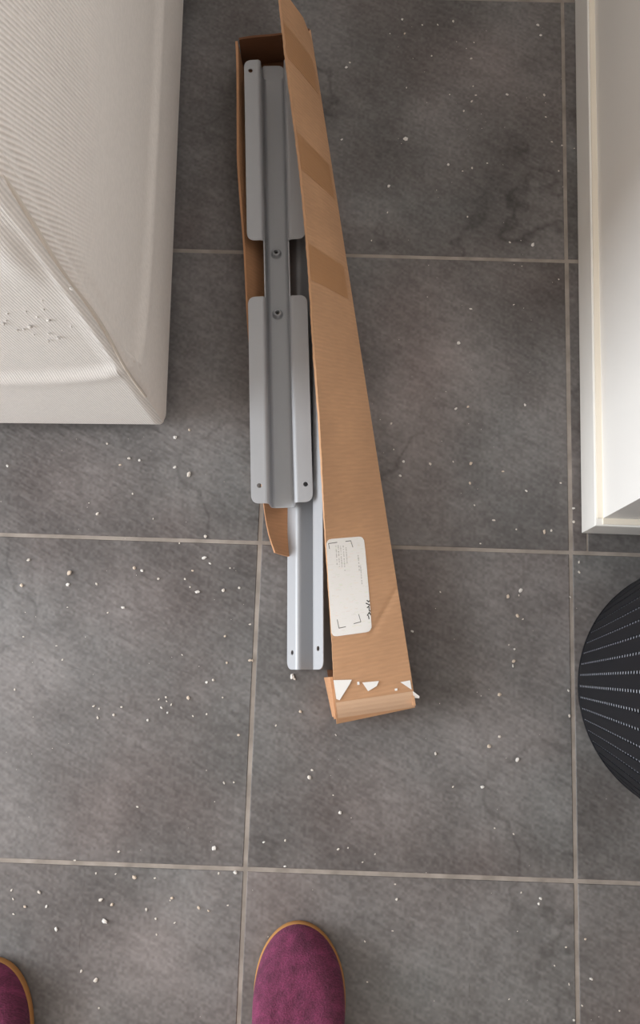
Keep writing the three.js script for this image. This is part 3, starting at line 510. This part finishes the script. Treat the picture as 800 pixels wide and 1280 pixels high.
const ANCHORS = [['the sofa corner', -0.123, 0.659], ['the toe of the slipper that shows whole', 0.065, 1.255], ['the basket', 0.408, 0.968], ['the near corner of the white wall end', 0.412, 0.773], ['the closed end of the cardboard box', 0.15, 1.008], ['the protruding end of the tipped channel', 0.06, 0.962], ['the hinge side of the raised lid', 0.1, 0.4]];
const parse = (t) => t.split(',').map((q) => q.trim().split(' ').map(Number));
const all = Object.entries(CRUMBS).filter(([k]) => k !== 'fine').flatMap(([k, list]) => parse(list).map(([x, z, r]) => ({ k, x: x / 1000, z: z / 1000, r })));
for (const k of Object.keys(crumbWhere)) { const big = all.filter((q) => q.k === k).sort((a, b) => b.r - a.r); if (big.length > 1 && big[0].r > big[1].r) big[0].label = crumbWhere[k].replace('whitish', 'largest whitish'); }
for (const [n, ax, az] of ANCHORS) { let best = null; for (const q of all) { const d = Math.hypot(q.x - ax, q.z - az); if (!best || d < best[0]) best = [d, q]; } best[1].label = 'whitish plaster crumb lying nearest to ' + n; }
for (const [k, list] of Object.entries(CRUMBS)) {
  if (k === 'fine') continue;
  for (const [x, z, r] of parse(list)) {
    const m = mesh('plaster_crumb', crumbGeos[Math.floor(rnd() * 5)], matCrumb[Math.floor(rnd() * 3)], scene), s = r * 0.00015;
    m.position.set(x / 1000, 0, z / 1000); m.rotation.y = rnd() * 6.28; m.scale.set(s * (1 + 0.5 * rnd()), s * 0.7, s * (0.7 + 0.3 * rnd()));
    const own = all.find((q) => q.k === k && Math.abs(q.x * 1000 - x) < 0.1 && Math.abs(q.z * 1000 - z) < 0.1);
    tag(m, own.label || crumbWhere[k], 'crumb', crumbWhere[k].replace('whitish plaster crumb', 'plaster crumbs'));
  }
}
{ const gs = []; const put = (x, z, s) => { const g = crumbGeos[Math.floor(rnd() * 5)].clone(); g.scale(s * (1 + 0.6 * rnd()), s * 0.6, s * (0.7 + 0.3 * rnd())); g.rotateY(rnd() * 6.28); g.translate(x, 0, z); gs.push(g); };
  for (const [x, z, r] of parse(CRUMBS.fine)) put(x / 1000, z / 1000, r * 0.00013);
  for (let i = 0; i < 110; i++) { const x = -0.4 + rnd() * 0.85, z = 0.66 + rnd() * 0.75; if (Math.abs(x - 0.1) > 0.11 || z > 1.06) put(x, z, 0.0003 + 0.0004 * rnd() * rnd()); }
  for (let i = 0; i < 60; i++) put(0.13 + 0.27 * rnd(), rnd() * 0.66 + 0.02, 0.0003 + 0.0004 * rnd() * rnd());
  const d = mesh('plaster_dust', mergeGeometries(gs), matCrumb[0], scene); d.userData.kind = 'stuff'; tag(d, 'fine whitish plaster dust strewn over the dark tiles', 'dust');
}
// specks of fluff caught on the short side of the sofa
for (const [h, x, r] of [[0.41, -0.165, 9], [0.405, -0.182, 8], [0.385, -0.168, 12], [0.37, -0.19, 15], [0.352, -0.178, 10], [0.4, -0.2, 9], [0.36, -0.205, 10], [0.342, -0.172, 13], [0.43, -0.16, 9], [0.37, -0.152, 8], [0.47, -0.15, 10], [0.495, -0.168, 9], [0.52, -0.172, 8], [0.455, -0.128, 12], [0.376, -0.212, 11], [0.362, -0.198, 9], [0.349, -0.193, 8], [0.392, -0.176, 8], [0.383, -0.207, 8], [0.334, -0.184, 9]]) {
  const m = mesh('fluff_speck', crumbGeos[Math.floor(rnd() * 5)], matCrumb[2], scene), s = r * 0.00015; m.position.set(x, h, 0.656 + (-0.1225 - x) * 0.022); m.rotation.x = Math.PI / 2; m.scale.set(s, s, s * 1.3);
  tag(m, 'tiny white fluff speck caught on the ribbed short side of the sofa', 'speck', 'fluff specks on the sofa side');
}
renderer.render(scene, camera);
